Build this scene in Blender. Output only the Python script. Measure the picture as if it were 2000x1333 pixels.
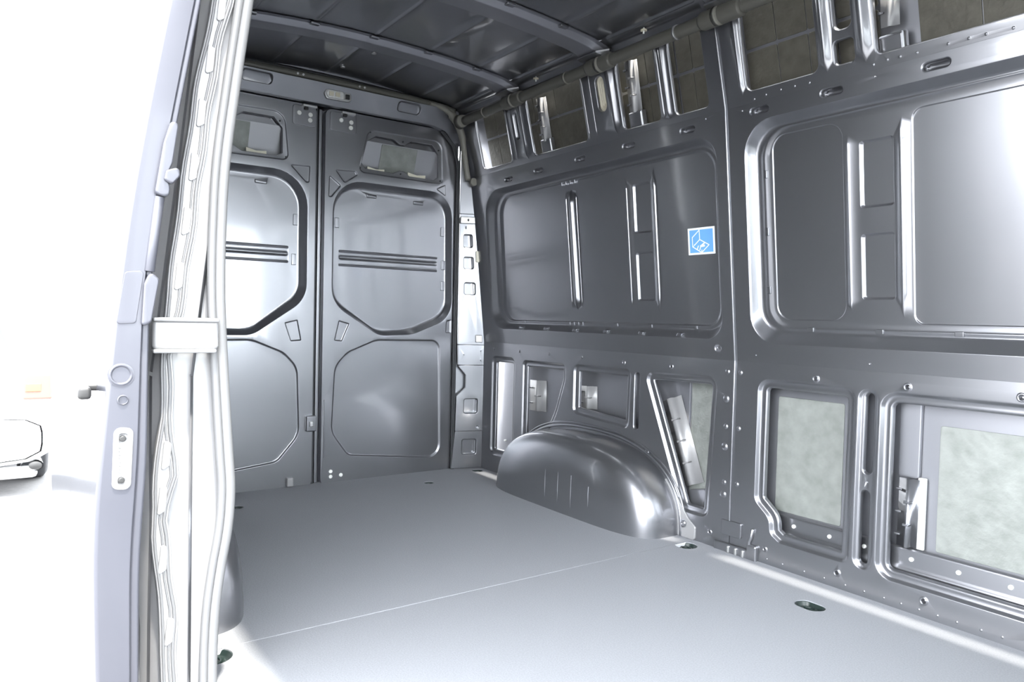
import bpy, bmesh, math, random
from mathutils import Vector, Matrix
from mathutils.geometry import delaunay_2d_cdt
random.seed(7)
for o in list(bpy.data.objects): bpy.data.objects.remove(o)
scene = bpy.context.scene
COL = scene.collection
# ------------------------------------------------------------------ camera
# metres: x = 0 at the rear doors, growing to the front; y = 0 near side wall, 1.8 far side wall; z = 0 load floor
cam_d = bpy.data.cameras.new('camera'); cam = bpy.data.objects.new('camera', cam_d); COL.objects.link(cam)
right = Vector((0.572, 0.820, 0.024)).normalized(); fwd = Vector((-0.819, 0.572, -0.033))
fwd = (fwd - right * fwd.dot(right)).normalized(); up = right.cross(fwd)
M = Matrix((right, up, -fwd)).transposed().to_4x4(); M.translation = Vector((3.34, -0.32, 0.816))
cam.matrix_world = M
cam_d.sensor_width = 36; cam_d.lens = 1426.0 / 2000 * 36; cam_d.clip_start = 0.02; cam_d.clip_end = 300
scene.camera = cam
# ------------------------------------------------------------------ sky, sun, exposure
w = bpy.data.worlds.new('sky'); scene.world = w; w.use_nodes = True
nt = w.node_tree; bg = nt.nodes['Background']; bg.inputs['Color'].default_value = (0.93, 0.96, 1.0, 1)
bg.inputs['Strength'].default_value = 9.6     # even white overcast sky
sun_d = bpy.data.lights.new('sun', 'SUN'); sun_d.energy = 9; sun_d.angle = math.radians(2.0); sun_d.color = (1, 0.95, 0.86)
sun = bpy.data.objects.new('sun', sun_d); COL.objects.link(sun)
sun.rotation_euler = Vector((0.30, -0.03, 0.95)).to_track_quat('Z', 'Y').to_euler()
vs = scene.view_settings; vs.view_transform = 'Standard'; vs.look = 'None'; vs.gamma = 1; vs.exposure = 0.62
vs.use_curve_mapping = False
scene.cycles.max_bounces = 16; scene.cycles.diffuse_bounces = 8; scene.cycles.glossy_bounces = 8

# ------------------------------------------------------------------ materials
def mat(name, col, rough=.4, metal=0., noise=None, bump=None, coat=0., emit=None, trans=0., spec=.5):
    """noise = (scale, amount, colour2); bump = (scale, strength)"""
    m = bpy.data.materials.new(name); m.use_nodes = True; nt = m.node_tree
    b = nt.nodes['Principled BSDF']
    b.inputs['Base Color'].default_value = (*col, 1); b.inputs['Roughness'].default_value = rough
    b.inputs['Metallic'].default_value = metal; b.inputs['Coat Weight'].default_value = coat; b.inputs['Coat Roughness'].default_value = .08
    b.inputs['Specular IOR Level'].default_value = spec; b.inputs['Transmission Weight'].default_value = trans
    tc = nt.nodes.new('ShaderNodeTexCoord')
    if noise:
        n = nt.nodes.new('ShaderNodeTexNoise'); n.inputs['Scale'].default_value = noise[0]; n.inputs['Detail'].default_value = 6
        r = nt.nodes.new('ShaderNodeValToRGB'); r.color_ramp.elements[0].position = .5 - noise[1]; r.color_ramp.elements[1].position = .5 + noise[1]
        r.color_ramp.elements[0].color = (*col, 1); r.color_ramp.elements[1].color = (*noise[2], 1)
        nt.links.new(tc.outputs['Object'], n.inputs['Vector']); nt.links.new(n.outputs['Fac'], r.inputs['Fac']); nt.links.new(r.outputs['Color'], b.inputs['Base Color'])
    if bump:
        n = nt.nodes.new('ShaderNodeTexNoise'); n.inputs['Scale'].default_value = bump[0]; n.inputs['Detail'].default_value = 4
        bp = nt.nodes.new('ShaderNodeBump'); bp.inputs['Strength'].default_value = bump[1]; bp.inputs['Distance'].default_value = .002
        nt.links.new(tc.outputs['Object'], n.inputs['Vector']); nt.links.new(n.outputs['Fac'], bp.inputs['Height']); nt.links.new(bp.outputs['Normal'], b.inputs['Normal'])
    if emit: b.inputs['Emission Color'].default_value = (*emit[0], 1); b.inputs['Emission Strength'].default_value = emit[1]
    return m
PAINT = mat('dark_grey_paint', (.25, .255, .275), .30, .88, noise=(3, .35, (.28, .283, .302)), coat=.9)
SKIN = mat('outer_skin_paint', (.30, .305, .33), .42, .8, coat=.3)
FLOORM = mat('floor_board', (.222, .230, .248), .6, 0, noise=(260, .22, (.285, .293, .312)), bump=(420, .25), spec=.4)
SEAMM = mat('floor_seam', (.62, .63, .65), .45)
PAD = mat('damping_sheet', (.075, .071, .058), .5, .3, noise=(26, .3, (.12, .113, .092)), bump=(60, .8))
LITPAD = mat('lit_damping_sheet', (.21, .225, .21), .5, .3, noise=(22, .25, (.30, .315, .30)), bump=(45, .8))  # damping sheet again, its brighter exposure put into the colour
STEEL = mat('bright_zinc', (.55, .55, .55), .32, .85)
CONDUIT = mat('olive_grey_plastic', (.10, .098, .085), .45)
CONDUIT2 = mat('warm_grey_plastic', (.20, .195, .17), .5)
RUBBER = mat('grey_rubber', (.15, .152, .156), .4)  # lightened to carry the flare over the door seal
DARKRUB = mat('dark_rubber', (.03, .032, .036), .5)
CUP = mat('dark_green_plastic', (.012, .022, .020), .35)
WHITEP = mat('white_plastic_or_light', (.82, .83, .80), .4)  # also paints daylight in the sill holes and a strut reflection
CREAM = mat('cream_plastic_or_light', (.62, .58, .46), .35)  # also paints the reflection in the oval stamping
LENS = mat('lamp_lens', (.72, .73, .72), .18, .2, noise=(90, .2, (.85, .85, .82)), bump=(220, .8))
BLUE = mat('sticker_blue', (.16, .40, .78), .35)
STWHITE = mat('sticker_white', (.88, .92, .97), .35)
JAMB = mat('pale_metal', (.30, .30, .305), .35, .2, bump=(30, .3))  # pale tone carries the sun glare on the dark painted door post
CREAMJ = mat('cream_sealant', (.78, .75, .62), .5)
DOORP = mat('sliding_door_paint', (.072, .074, .090), .4, .2, noise=(3, .3, (.086, .088, .105)), coat=.15)
CARW = mat('white_car_paint', (.85, .86, .87), .25, 0, coat=.5)
GLASSD = mat('dark_car_glass', (.02, .025, .03), .08)
RED = mat('overexposed_red_lamp', (.50, .12, .10), .2)  # lamp red and amber are paled to carry the overexposure
AMBER = mat('overexposed_amber_lamp', (.58, .15, .08), .2)
CHROME = mat('chrome', (.7, .7, .7), .12, 1.)
BLACKP = mat('black_plastic', (.03, .03, .03), .5)
ASPH = mat('asphalt', (.10, .10, .10), .85, noise=(30, .3, (.14, .14, .14)), bump=(120, .5))

CLEAR = bpy.data.materials.new('clear_glass'); CLEAR.use_nodes = True; _n = CLEAR.node_tree
_t = _n.nodes.new('ShaderNodeBsdfTransparent'); _t.inputs[0].default_value = (.93, .95, .95, 1); _g = _n.nodes.new('ShaderNodeBsdfGlossy'); _g.inputs['Roughness'].default_value = .02
_f = _n.nodes.new('ShaderNodeFresnel'); _f.inputs[0].default_value = 1.3; _x = _n.nodes.new('ShaderNodeMixShader')
_n.links.new(_f.outputs[0], _x.inputs[0]); _n.links.new(_t.outputs[0], _x.inputs[1]); _n.links.new(_g.outputs[0], _x.inputs[2]); _n.links.new(_x.outputs[0], _n.nodes['Material Output'].inputs['Surface'])
PILM = mat('light_catch_paint', (.36, .365, .38), .36, .85, coat=.6)  # lightened paint: holds the light caught by bow gussets and window skins
OUTP = mat('glossy_outer_paint', (.05, .053, .07), .34, .3, coat=.5)

# ------------------------------------------------------------------ helpers
def link(o, parent=None, kind=None, label=None, cat=None, group=None):
    COL.objects.link(o)
    if parent: o.parent = parent
    for k, v in (('kind', kind), ('label', label), ('category', cat), ('group', group)):
        if v: o[k] = v
    return o
def obj(name, V, F, m, parent=None, wn=True, smooth=True, **kw):
    me = bpy.data.meshes.new(name); me.from_pydata([tuple(v) for v in V], [], F); me.update()
    me.materials.append(m)
    if smooth: me.polygons.foreach_set('use_smooth', [True] * len(me.polygons))
    o = bpy.data.objects.new(name, me); link(o, parent, **kw)
    if wn:
        md = o.modifiers.new('wn', 'WEIGHTED_NORMAL'); md.weight = 90; md.keep_sharp = True
    return o
def copy(o, parent=None, loc=None):
    c = o.copy(); COL.objects.link(c); c.parent = parent
    if loc: c.location = loc
    return c
def empty(name, loc=(0, 0, 0), **kw):
    o = bpy.data.objects.new(name, None); o.location = loc; o.empty_display_size = .05; return link(o, None, **kw)
# ---- 2D loops (counter-clockwise)
def fillet(pts, r, n=6):
    out = []; N = len(pts)
    for i, p in enumerate(pts):
        ri = r[i] if isinstance(r, (list, tuple)) else r
        p = Vector(p); a = Vector(pts[i - 1]); b = Vector(pts[(i + 1) % N])
        da = (a - p); db = (b - p); la, lb = da.length, db.length; da.normalize(); db.normalize()
        ang = da.angle(db)
        if ang > math.radians(176): out.append(p); continue
        t = min(ri / math.tan(ang / 2), la * .49, lb * .49); rr_ = t * math.tan(ang / 2)
        bis = (da + db).normalized(); c = p + bis * (rr_ / math.sin(ang / 2))
        s = p + da * t - c; e = p + db * t - c
        tot = s.angle_signed(e) if s.length > 1e-9 else 0
        a0 = math.atan2(s.y, s.x); a1 = math.atan2(e.y, e.x); d = (a1 - a0 + math.pi) % (2 * math.pi) - math.pi
        for k in range(n + 1):
            q = a0 + d * k / n; out.append(c + Vector((math.cos(q), math.sin(q))) * rr_)
    return ccw(out)
def ccw(l):
    l = [Vector(p) for p in l]
    A = sum(l[i - 1].x * l[i].y - l[i].x * l[i - 1].y for i in range(len(l)))
    return l if A > 0 else l[::-1]
def rr(x0, x1, z0, z1, r, n=6): return fillet([(x0, z0), (x1, z0), (x1, z1), (x0, z1)], r, n)
def circ(cx, cz, r, n=18): return [Vector((cx + r * math.cos(2 * math.pi * k / n), cz + r * math.sin(2 * math.pi * k / n))) for k in range(n)]
def stad(cx, cz, wd, h, n=8): return rr(cx - wd / 2, cx + wd / 2, cz - h / 2, cz + h / 2, min(wd, h) / 2 - 1e-4, n)
def inset(l, o):
    out = []; N = len(l)
    for i in range(N):
        a = (l[i] - l[i - 1]); b = (l[(i + 1) % N] - l[i])
        if a.length < 1e-9: a = b
        if b.length < 1e-9: b = a
        na = Vector((-a.y, a.x)).normalized(); nb = Vector((-b.y, b.x)).normalized()
        m = na + nb
        if m.length < 1e-6: m = na
        m.normalize(); c = max(.45, m.dot(na)); out.append(l[i] + m * (o / c))
    return out
class Ft:
    """a pressed feature: loop, rings [(inset, depth)] or [(loop, depth)], filled or open, nested features"""
    def __init__(s, loop, rings, fill=True, sub=()): s.loop = ccw(loop); s.rings = rings; s.fill = fill; s.sub = list(sub)
def inside(p, l):
    r = False; x, y = p.x, p.y; j = l[-1]
    for q in l:
        if (q.y > y) != (j.y > y) and x < (j.x - q.x) * (y - q.y) / (j.y - q.y) + q.x: r = not r
        j = q
    return r
def tri_fill(V, F, loop, idx, feats, depth, flip=False):
    pts = [Vector(p) for p in loop]; gi = list(idx); E = [(i, (i + 1) % len(loop)) for i in range(len(loop))]
    fidx = []
    for f in feats:
        b = len(pts); n = len(f.loop); ids = []
        for p in f.loop: V.append((p.x, p.y, depth)); ids.append(len(V) - 1); pts.append(p); gi.append(len(V) - 1)
        E += [(b + i, b + (i + 1) % n) for i in range(n)]; fidx.append(ids)
    vc, ve, vf, ov, oe, of = delaunay_2d_cdt(pts, E, [], 0, 1e-6)
    mp = []
    for k, o in enumerate(ov):
        if o: mp.append(gi[o[0]])
        else: V.append((vc[k].x, vc[k].y, depth)); mp.append(len(V) - 1)
    lps = [(l, min(p.x for p in l), max(p.x for p in l), min(p.y for p in l), max(p.y for p in l)) for l in [f.loop for f in feats]]
    for f in vf:
        t = [mp[i] for i in f]; c = (vc[f[0]] + vc[f[1]] + vc[f[2]]) / 3
        if len(set(t)) < 3 or not inside(c, loop): continue
        if any(x0 < c.x < x1 and z0 < c.y < z1 and inside(c, l) for l, x0, x1, z0, z1 in lps): continue
        F.append(t if not flip else t[::-1])
    for f, ids in zip(feats, fidx): do_feature(V, F, f, ids, depth)
def do_feature(V, F, f, ids, base):
    prev = ids; lp = f.loop; d = 0
    for r in f.rings:
        nl = inset(f.loop, r[0]) if isinstance(r[0], (int, float)) else ccw(r[0]); d = r[1]
        cur = []
        for p in nl: V.append((p.x, p.y, base + d)); cur.append(len(V) - 1)
        n = len(cur)
        for i in range(n): F.append([prev[i], prev[(i + 1) % n], cur[(i + 1) % n], cur[i]])
        prev = cur; lp = nl
    if f.fill: tri_fill(V, F, lp, prev, f.sub, base + d)
def sheet(name, loop, feats, fn, m, parent=None, rim=.0, **kw):
    V = []; F = []; loop = ccw(loop)
    ids = []
    for p in loop: V.append((p.x, p.y, 0)); ids.append(len(V) - 1)
    tri_fill(V, F, loop, ids, feats, 0)
    if rim:   # folded edge that gives the sheet its thickness
        prev = []
        for p in loop: V.append((p.x, p.y, 0)); prev.append(len(V) - 1)   # own vertices: the fold must not bend the flat's shading
        for o, d in ((-.0012, .0006), (-.0018, .002), (-.002, rim)):
            cur = []
            for p in inset(loop, o): V.append((p.x, p.y, d)); cur.append(len(V) - 1)
            n = len(cur)
            for i in range(n): F.append([prev[(i + 1) % n], prev[i], cur[i], cur[(i + 1) % n]])
            prev = cur
    return obj(name, [fn(*v) for v in V], F, m, parent, **kw)
def solid(name, loop, d0, d1, fn, m, parent=None, bev=.002, **kw):
    """closed plate between depths d0 (front) and d1 (back) with an eased front edge"""
    V = []; F = []; loop = ccw(loop); front = inset(loop, bev)
    ids = []
    for p in front: V.append((p.x, p.y, d0)); ids.append(len(V) - 1)
    tri_fill(V, F, front, ids, [], d0)
    s = 1 if d1 > d0 else -1; prev = ids
    for l, d in ((inset(loop, bev * .3), d0 + s * bev * .3), (loop, d0 + s * bev), (loop, d1)):
        cur = []
        for p in l: V.append((p.x, p.y, d)); cur.append(len(V) - 1)
        n = len(cur)
        for i in range(n): F.append([prev[(i + 1) % n], prev[i], cur[i], cur[(i + 1) % n]])
        prev = cur
    tri_fill(V, F, loop, prev, [], d1, True)
    return obj(name, [fn(*v) for v in V], F, m, parent, **kw)
def tube(name, pts, rad, m, parent=None, n=14, cap=True, flat=None, **kw):
    pts = [Vector(p) for p in pts]; V = []; F = []
    rad = rad if isinstance(rad, (list, tuple)) else [rad] * len(pts)
    ref = Vector((0, 0, 1))
    if abs((pts[-1] - pts[0]).normalized().z) > .8: ref = Vector((1, 0, 0))
    for i, p in enumerate(pts):
        t = (pts[min(i + 1, len(pts) - 1)] - pts[max(i - 1, 0)]).normalized()
        a = ref.cross(t).normalized(); b = t.cross(a).normalized()
        for k in range(n):
            q = 2 * math.pi * k / n; V.append(p + (a * math.cos(q) * (flat or 1) + b * math.sin(q)) * rad[i])
    for i in range(len(pts) - 1):
        for k in range(n): F.append([i * n + k, i * n + (k + 1) % n, (i + 1) * n + (k + 1) % n, (i + 1) * n + k])
    if cap: F.append(list(range(n))[::-1]); F.append([(len(pts) - 1) * n + k for k in range(n)])
    return obj(name, V, F, m, parent, **kw)
def spline(pts, k=6):
    P = [Vector(p) for p in pts]; P = [2 * P[0] - P[1]] + P + [2 * P[-1] - P[-2]]; out = []
    for i in range(1, len(P) - 2):
        for s in range(k):
            t = s / k; a, b, c, d = P[i - 1:i + 3]
            out.append(.5 * ((2 * b) + (c - a) * t + (2 * a - 5 * b + 4 * c - d) * t * t + (3 * b - a - 3 * c + d) * t ** 3))
    return out + [P[-2]]
def box(name, a, b, m, parent=None, bev=.003, **kw):
    x0, y0, z0 = a; x1, y1, z1 = b
    r = min(bev, (x1 - x0) * .4, (y1 - y0) * .4, (z1 - z0) * .4)
    bm = bmesh.new(); bmesh.ops.create_cube(bm, size=1)
    for v in bm.verts: v.co = Vector(((x0 + x1) / 2 + v.co.x * (x1 - x0), (y0 + y1) / 2 + v.co.y * (y1 - y0), (z0 + z1) / 2 + v.co.z * (z1 - z0)))
    bmesh.ops.bevel(bm, geom=list(bm.edges), offset=r, segments=2, affect='EDGES', profile=.5)
    V = [v.co.copy() for v in bm.verts]; bm.verts.index_update(); F = [[v.index for v in f.verts] for f in bm.faces]; bm.free()
    return obj(name, V, F, m, parent, **kw)
def lerp(x, xs, ys):
    if x <= xs[0]: return ys[0]
    for i in range(1, len(xs)):
        if x <= xs[i]: return ys[i - 1] + (ys[i] - ys[i - 1]) * (x - xs[i - 1]) / (xs[i] - xs[i - 1])
    return ys[-1]
# ---- wall profile: three flat bands, leaning inwards towards the roof
ZB = (0, .68, 1.54, 1.86); YB = (1.80, 1.80, 1.704, 1.622)
def yw(z): return lerp(z, ZB, YB)
def band(i):
    k = (YB[i + 1] - YB[i]) / (ZB[i + 1] - ZB[i]); L = math.hypot(1, k); n = (1 / L, -k / L)
    y0, z0 = YB[i], ZB[i]
    return lambda u, v, d: (u, y0 + k * (v - z0) + d * n[0], v + d * n[1])
LOW, MID, UPP = band(0), band(1), band(2)
def mir(fn): return lambda u, v, d: (lambda p: (p[0], 1.8 - p[1], p[2]))(fn(u, v, d))
def rear(x0): return lambda u, v, d: (x0 - d, u, v)          # u = y, facing +x
def shift(fn, dd): return lambda u, v, d: fn(u, v, d + dd)

# ring profiles
BEAD = [(.003, .001), (.008, .008), (.012, .0115), (.022, .0115), (.026, .0105), (.030, .012), (.033, .016), (.0335, .024)]
LIP = [(.002, .0008), (.005, .004), (.006, .012)]
def dimple(x, z, r=.010, d=-.004): return Ft(circ(x, z, r, 14), [(r * .25, d * .5), (r * .5, d * .95), (r * .7, d)])
def nut(x, z, r=.012): return Ft(circ(x, z, r, 16), [(.002, -.003), (.004, -.0045), (.006, -.0035), (.0075, -.001), (.0085, .004), (.0086, .012)], True)
def slot(x, z, wd=.076, h=.028): return Ft(stad(x, z, wd, h), LIP + [(.0062, .03)], True)
def ridge(x, z0, z1, wd, h, tip=.05):
    l = [(x - wd / 2, z0 + tip), (x, z0), (x + wd / 2, z0 + tip), (x + wd / 2, z1 - tip), (x, z1), (x - wd / 2, z1 - tip)]
    l = ccw(l)
    c = [Vector((x + (p.x - x) * .62, p.y + (.02 if p.y < (z0 + z1) / 2 else -.02))) for p in l]
    c2 = [Vector((x + (p.x - x) * .15, p.y + (.03 if p.y < (z0 + z1) / 2 else -.03))) for p in l]
    return Ft(l, [(c, -h * .93), (c2, -h)])

# ================================================================== FAR SIDE WALL
WALL = empty('wall_left', kind='structure', label='dark grey pressed metal side wall opposite the sliding door', cat='wall')
XS = 1.684
# ---- lower band
win0 = fillet([(.128, .085), (.343, .095), (.345, .612), (.128, .612)], .04)
win1 = fillet([(.405, .115), (.47, .115), (.60, .215), (.69, .37), (.748, .53), (.748, .608), (.405, .606)], [.03, .05, .3, .3, .06, .03, .03])
win2 = fillet([(.80, .385), (1.165, .362), (1.172, .614), (.80, .612)], [.035, .03, .03, .035])
slA = stad(1.206, .486, .036, .24)
win3 = fillet([(1.46, .093), (1.588, .093), (1.615, .62), (1.24, .612)], [.05, .035, .045, .035])
low_a = [Ft(win0, BEAD, False), Ft(win1, BEAD, False), Ft(win2, BEAD, False), Ft(slA, LIP, False), Ft(win3, BEAD, False)]
low_a += [dimple(1.656, z, .011) for z in (.640, .444, .244)] + [dimple(1.654, z, .016, -.005) for z in (.543, .372, .200)]
low_a += [nut(1.127, .638), nut(1.390, .640), nut(1.275, .292, .0115), nut(1.600, .050, .012), dimple(.15, .645, .008), dimple(.38, .645, .008), dimple(.62, .645, .008), dimple(.86, .645, .008)]
sheet('inner_panel', [(.03, -.02), (XS, -.02), (XS, .68), (.03, .68)], low_a, shift(LOW, -.004), PAINT, WALL, rim=.006)
winB1 = fillet([(1.885, .082), (2.128, .082), (2.132, .630), (1.780, .628), (1.780, .205), (1.842, .155), (1.846, .105)], [.03, .03, .045, .045, .045, .04, .03])
winB2 = fillet([(2.208, .072), (2.99, .072), (2.99, .626), (2.206, .626)], .05)
slots_mid = Ft(stad(2.170, .354, .064, .548, 8), [(.003, .001), (.007, .006), (.011, .007)], True,
               [Ft(stad(2.172, .492, .036, .252), LIP, False), Ft(stad(2.168, .208, .036, .232), LIP, False), Ft(circ(2.172, .345, .004, 10), [(.0005, .006)])])
low_b = [Ft(winB1, BEAD, False), Ft(winB2, BEAD, False), slots_mid]
low_b += [nut(x, .6425, .0135) for x in (1.997, 2.284, 2.569, 2.86)] + [dimple(1.708, z, .0105) for z in (.640, .443, .246)]
low_b += [nut(2.093, .048, .0135), nut(2.353, .047, .0135), nut(2.62, .047, .0135), nut(1.832, .050, .011)]
low_b += [dimple(x, .018, .004, -.0015) for x in (1.80, 1.84, 1.90, 1.98, 2.05, 2.12, 2.18, 2.24, 2.29, 2.34, 2.39, 2.44, 2.5, 2.55)]
sheet('inner_panel', [(XS + .002, -.02), (3.6, -.02), (3.6, .68), (XS + .002, .68)], low_b, LOW, PAINT, WALL, rim=.006)
# ---- middle band with the two big blind windows
def rings3(o, i, steps): # interpolate between two matching loops
    out = []
    for q in steps:   # (t, depth) or (t across, t upright, depth): uprights of the recess are steeper than its head and sill
        tx, tz, d = q if len(q) == 3 else (q[0], q[0], q[1])
        out.append(([Vector((a.x + (b.x - a.x) * tx, a.y + (b.y - a.y) * tz)) for a, b in zip(ccw(o), ccw(i))], d))
    return out
STEPS = [(.05, .05, .001), (.16, .16, .008), (.34, .42, .028), (.44, .54, .034), (.60, .66, .036), (.70, .78, .033), (.80, .86, .034), (.90, .94, .0395), (1., 1., .040)]
oA = fillet([(.125, .752), (1.637, .752), (1.640, 1.470), (.155, 1.455)], [.11, .075, .085, .13], 8)
iA = fillet([(.235, .800), (1.597, .803), (1.596, 1.424), (.262, 1.410)], [.07, .06, .07, .09], 8)
def strip_feats(xa, xb, off):   # the two ridges and two boxes of the window reinforcement
    fs = [ridge(xa, .855, 1.385, .009, .005, .03), ridge(xb, .838, 1.405, .022, .009, .06)]
    for z0, z1 in ((.888, 1.086), (1.160, 1.358)):
        fs.append(Ft(rr(xa + .034, xb - .022, z0, z1, .012), [(.0015, .0006), (.0055, .0075), (.0075, .009), (.009, .0092)]))
    return fs
subA = strip_feats(1.148, 1.303, 0)
subA += [ridge(.800, .850, 1.385, .026, .014, .05), ridge(.762, .86, 1.38, .008, .005, .02), ridge(.832, .86, 1.38, .008, .005, .02)]
mid_a = [Ft(oA, rings3(oA, iA, STEPS), True, subA)]
mid_a += [slot(x, z) for x, z in ((.375, 1.489), (.618, 1.494), (.916, 1.499), (1.212, 1.503), (1.514, 1.506))]
mid_a += [Ft(circ(1.612, .722, .017), [(.003, .001), (.006, .004), (.007, .012)], True), Ft(circ(1.60, 1.527, .004, 8), [(.001, .006)])]
sheet('inner_panel', [(.03, .6805), (XS, .6805), (XS, 1.54), (.03, 1.54)], mid_a, shift(MID, -.004), PAINT, WALL, rim=.006)
oB = fillet([(1.752, .745), (3.20, .745), (3.20, 1.482), (1.752, 1.482)], [.10, .1, .1, .11], 8)
iB = fillet([(1.818, .802), (3.14, .802), (3.14, 1.443), (1.818, 1.443)], [.075, .07, .07, .085], 8)
STEP_B = [(.04, .05, .001), (.11, .20, .010), (.24, .55, .032), (.36, .66, .038), (.58, .76, .039), (.70, .84, .036), (.84, .92, .037), (1., 1., .042)]
subB = strip_feats(2.094, 2.254, 0)
subB += [Ft(rr(1.830, 2.078, .822, 1.428, .05), [(.001, .0005), (.003, .0025), (.004, .003)]),
         Ft(rr(2.281, 3.12, .816, 1.420, .03), [(.001, .0005), (.003, .0035), (.004, .004)])]
mid_b = [Ft(oB, rings3(oB, iB, STEP_B), True, subB)] + [slot(x, 1.5115, .078, .029) for x in (1.817, 2.070, 2.368, 2.66, 2.95)]
mid_b += [Ft(circ(x, z, .0035, 8), [(.0005, .006)]) for x, z in ((1.752, 1.522), (2.205, 1.521), (1.772, .705), (2.172, .702))]
sheet('inner_panel', [(XS + .002, .6805), (3.6, .6805), (3.6, 1.54), (XS + .002, 1.54)], mid_b, MID, PAINT, WALL, rim=.006)
# small spot-weld clips on the window flanges
def clip(fn, x, z, wd, h, d0, m=PAINT): solid('flange_clip', rr(x - wd / 2, x + wd / 2, z - h / 2, z + h / 2, .002, 2), d0 - .004, d0 + .012, fn, m, WALL, .0015)
for z in (1.307, 1.118, .924): clip(MID, 1.806, z, .014, .026, .036)
for x in (1.957, 2.184, 2.405, 2.63): clip(MID, x, .794, .024, .014, .036)
for x in (.39, 1.055, 1.255, 1.487): clip(shift(MID, -.004), x, .790, .014, .013, .034)
for x in (.745, .775, .805, .835):
    clip(shift(MID, -.004), x, .790, .004, .016, .034); clip(shift(MID, -.004), x, 1.416, .004, .016, .034)
for x in (.389, .59, .805, 1.01, 1.221, 1.425):
    solid('dent_cap', fillet([(x - .016, .7565), (x + .014, .7565), (x + .022, .768), (x - .004, .772)], .004, 3), .000, .02, shift(MID, -.003), PAINT, WALL, .003)
# ---- upper band with open windows
def uw(x0, x1, z0=1.562, z1=1.838, r=.02): return Ft(rr(x0, x1, z0, z1, r), [(.0015, .001), (.004, .005), (.005, .012)], False)
up_a = [uw(.165, .425), uw(.598, .982), uw(1.192, 1.398), uw(1.464, 1.622)]
up_a += [Ft(stad(.503, 1.712, .036, .125), [(.002, .001), (.006, .008), (.008, .012)]), Ft(rr(.462, .527, 1.575, 1.808, .03), [(.003, .002), (.006, .004)]) ][:1]
up_a += [Ft(stad(1.096, 1.722, .056, .140), [(.002, .001), (.004, .006), (.0045, .012)], False), ridge(1.160, 1.556, 1.85, .034, .014, .045), ridge(.557, 1.556, 1.85, .034, .014, .045), ridge(1.438, 1.556, 1.85, .020, .010, .02)]
up_a += [ridge(x, 1.566, 1.84, .008, .004, .01) for x in (.437, .470, .995, 1.040, 1.412)]
sheet('inner_panel', [(.03, 1.5405), (XS, 1.5405), (XS, 1.86), (.03, 1.86)], up_a, shift(UPP, -.004), PAINT, WALL, rim=.006)
up_b = [uw(1.772, 2.036, 1.574, 1.85, .025), uw(2.208, 3.3, 1.574, 1.85, .02),
        Ft(rr(2.084, 2.152, 1.575, 1.648, .016), [(.002, .001), (.005, .006), (.006, .012)], False), Ft(rr(2.090, 2.150, 1.668, 1.845, .022), [(.002, .001), (.005, .006), (.006, .012)], False)]
up_b += [ridge(2.062, 1.566, 1.85, .026, .014, .04), ridge(2.180, 1.566, 1.85, .036, .016, .05), ridge(1.757, 1.566, 1.85, .016, .008, .03)]
up_b += [dimple(x, z, .0045, -.002) for x, z in ((1.80, 1.549), (1.845, 1.553), (1.90, 1.556), (1.95, 1.555), (2.0, 1.553), (2.20, 1.554), (2.24, 1.557), (2.275, 1.556), (2.32, 1.554), (2.40, 1.555), (2.45, 1.554), (2.49, 1.553), (2.55, 1.55))]
sheet('inner_panel', [(XS + .002, 1.5405), (3.6, 1.5405), (3.6, 1.86), (XS + .002, 1.86)], up_b, UPP, PAINT, WALL, rim=.006)
# seam bead between the front and rear halves of the wall
for fn, z0, z1 in ((LOW, .10, .68), (MID, .68, 1.54), (UPP, 1.54, 1.86)):
    tube('seam_bead', [fn(XS, z0, -.003), fn(XS, z1, -.003)], .0035, PAINT, WALL, 10)
# ---- outer body skin behind the openings
for fn, z0, z1, d in ((LOW, -.05, .68, .075), (MID, .68, 1.54, .085), (UPP, 1.54, 1.90, .075)):
    sheet('outer_skin', [(-.05, z0), (3.6, z0), (3.6, z1), (-.05, z1)], [], shift(fn, d), SKIN, WALL)
# damping sheets glued on the skin
def pad(fn, x0, x1, z0, z1, m, d): solid('damping_sheet', rr(x0, x1, z0, z1, .006, 2), d - .004, d + .002, fn, m, WALL, .001)
for a in ((1.815, 2.055, .172, .565), (2.345, 2.95, .172, .535)): pad(LOW, *a, LITPAD, .075)
for x0, x1 in ((.14, .24), (.243, .46), (.50, .56), (.563, .722), (.725, .90), (.903, 1.03), (1.14, 1.285), (1.288, 1.43), (1.44, 1.508), (1.511, 1.66), (1.74, 1.856), (1.859, 1.966), (1.969, 2.06), (2.065, 2.19), (2.30, 2.455), (2.458, 2.62), (2.623, 3.2)):
    pad(UPP, x0, x1, 1.555, 1.702, PAD, .075); pad(UPP, x0, x1, 1.712, 1.88, PAD, .075)
for x0, x1 in ((1.26, 1.42), (1.43, 1.60)): pad(LOW, x0, x1, .10, .58, LITPAD if x0 > 1.4 else SKIN, .075)
# horizontal body rib seen through the lower windows, daylight in its holes painted as white discs
RAILP = [(.166, .062), (.160, .052), (.118, .050), (.110, .040), (.098, .038), (.085, .050)]
def rail(x0, x1):
    V = []; F = []
    for k, (z, d) in enumerate(RAILP):
        V += [LOW(x0, z, d), LOW(x1, z, d)]
        if k: F.append([2 * k - 2, 2 * k - 1, 2 * k + 1, 2 * k])
    return obj('sill_rib', V, F, PAINT, WALL)
rail(1.78, 3.0)
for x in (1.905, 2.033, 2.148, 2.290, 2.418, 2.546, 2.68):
    solid('daylight_disc', circ(x, .138, .0065, 14), .046, .056, LOW, WHITEP, WALL, .0015)
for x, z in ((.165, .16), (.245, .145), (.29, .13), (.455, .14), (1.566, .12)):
    solid('daylight_disc', circ(x, z, .005, 12), .064, .078, LOW, WHITEP, WALL, .0015)  # more white discs painted for daylight in the holes
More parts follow.
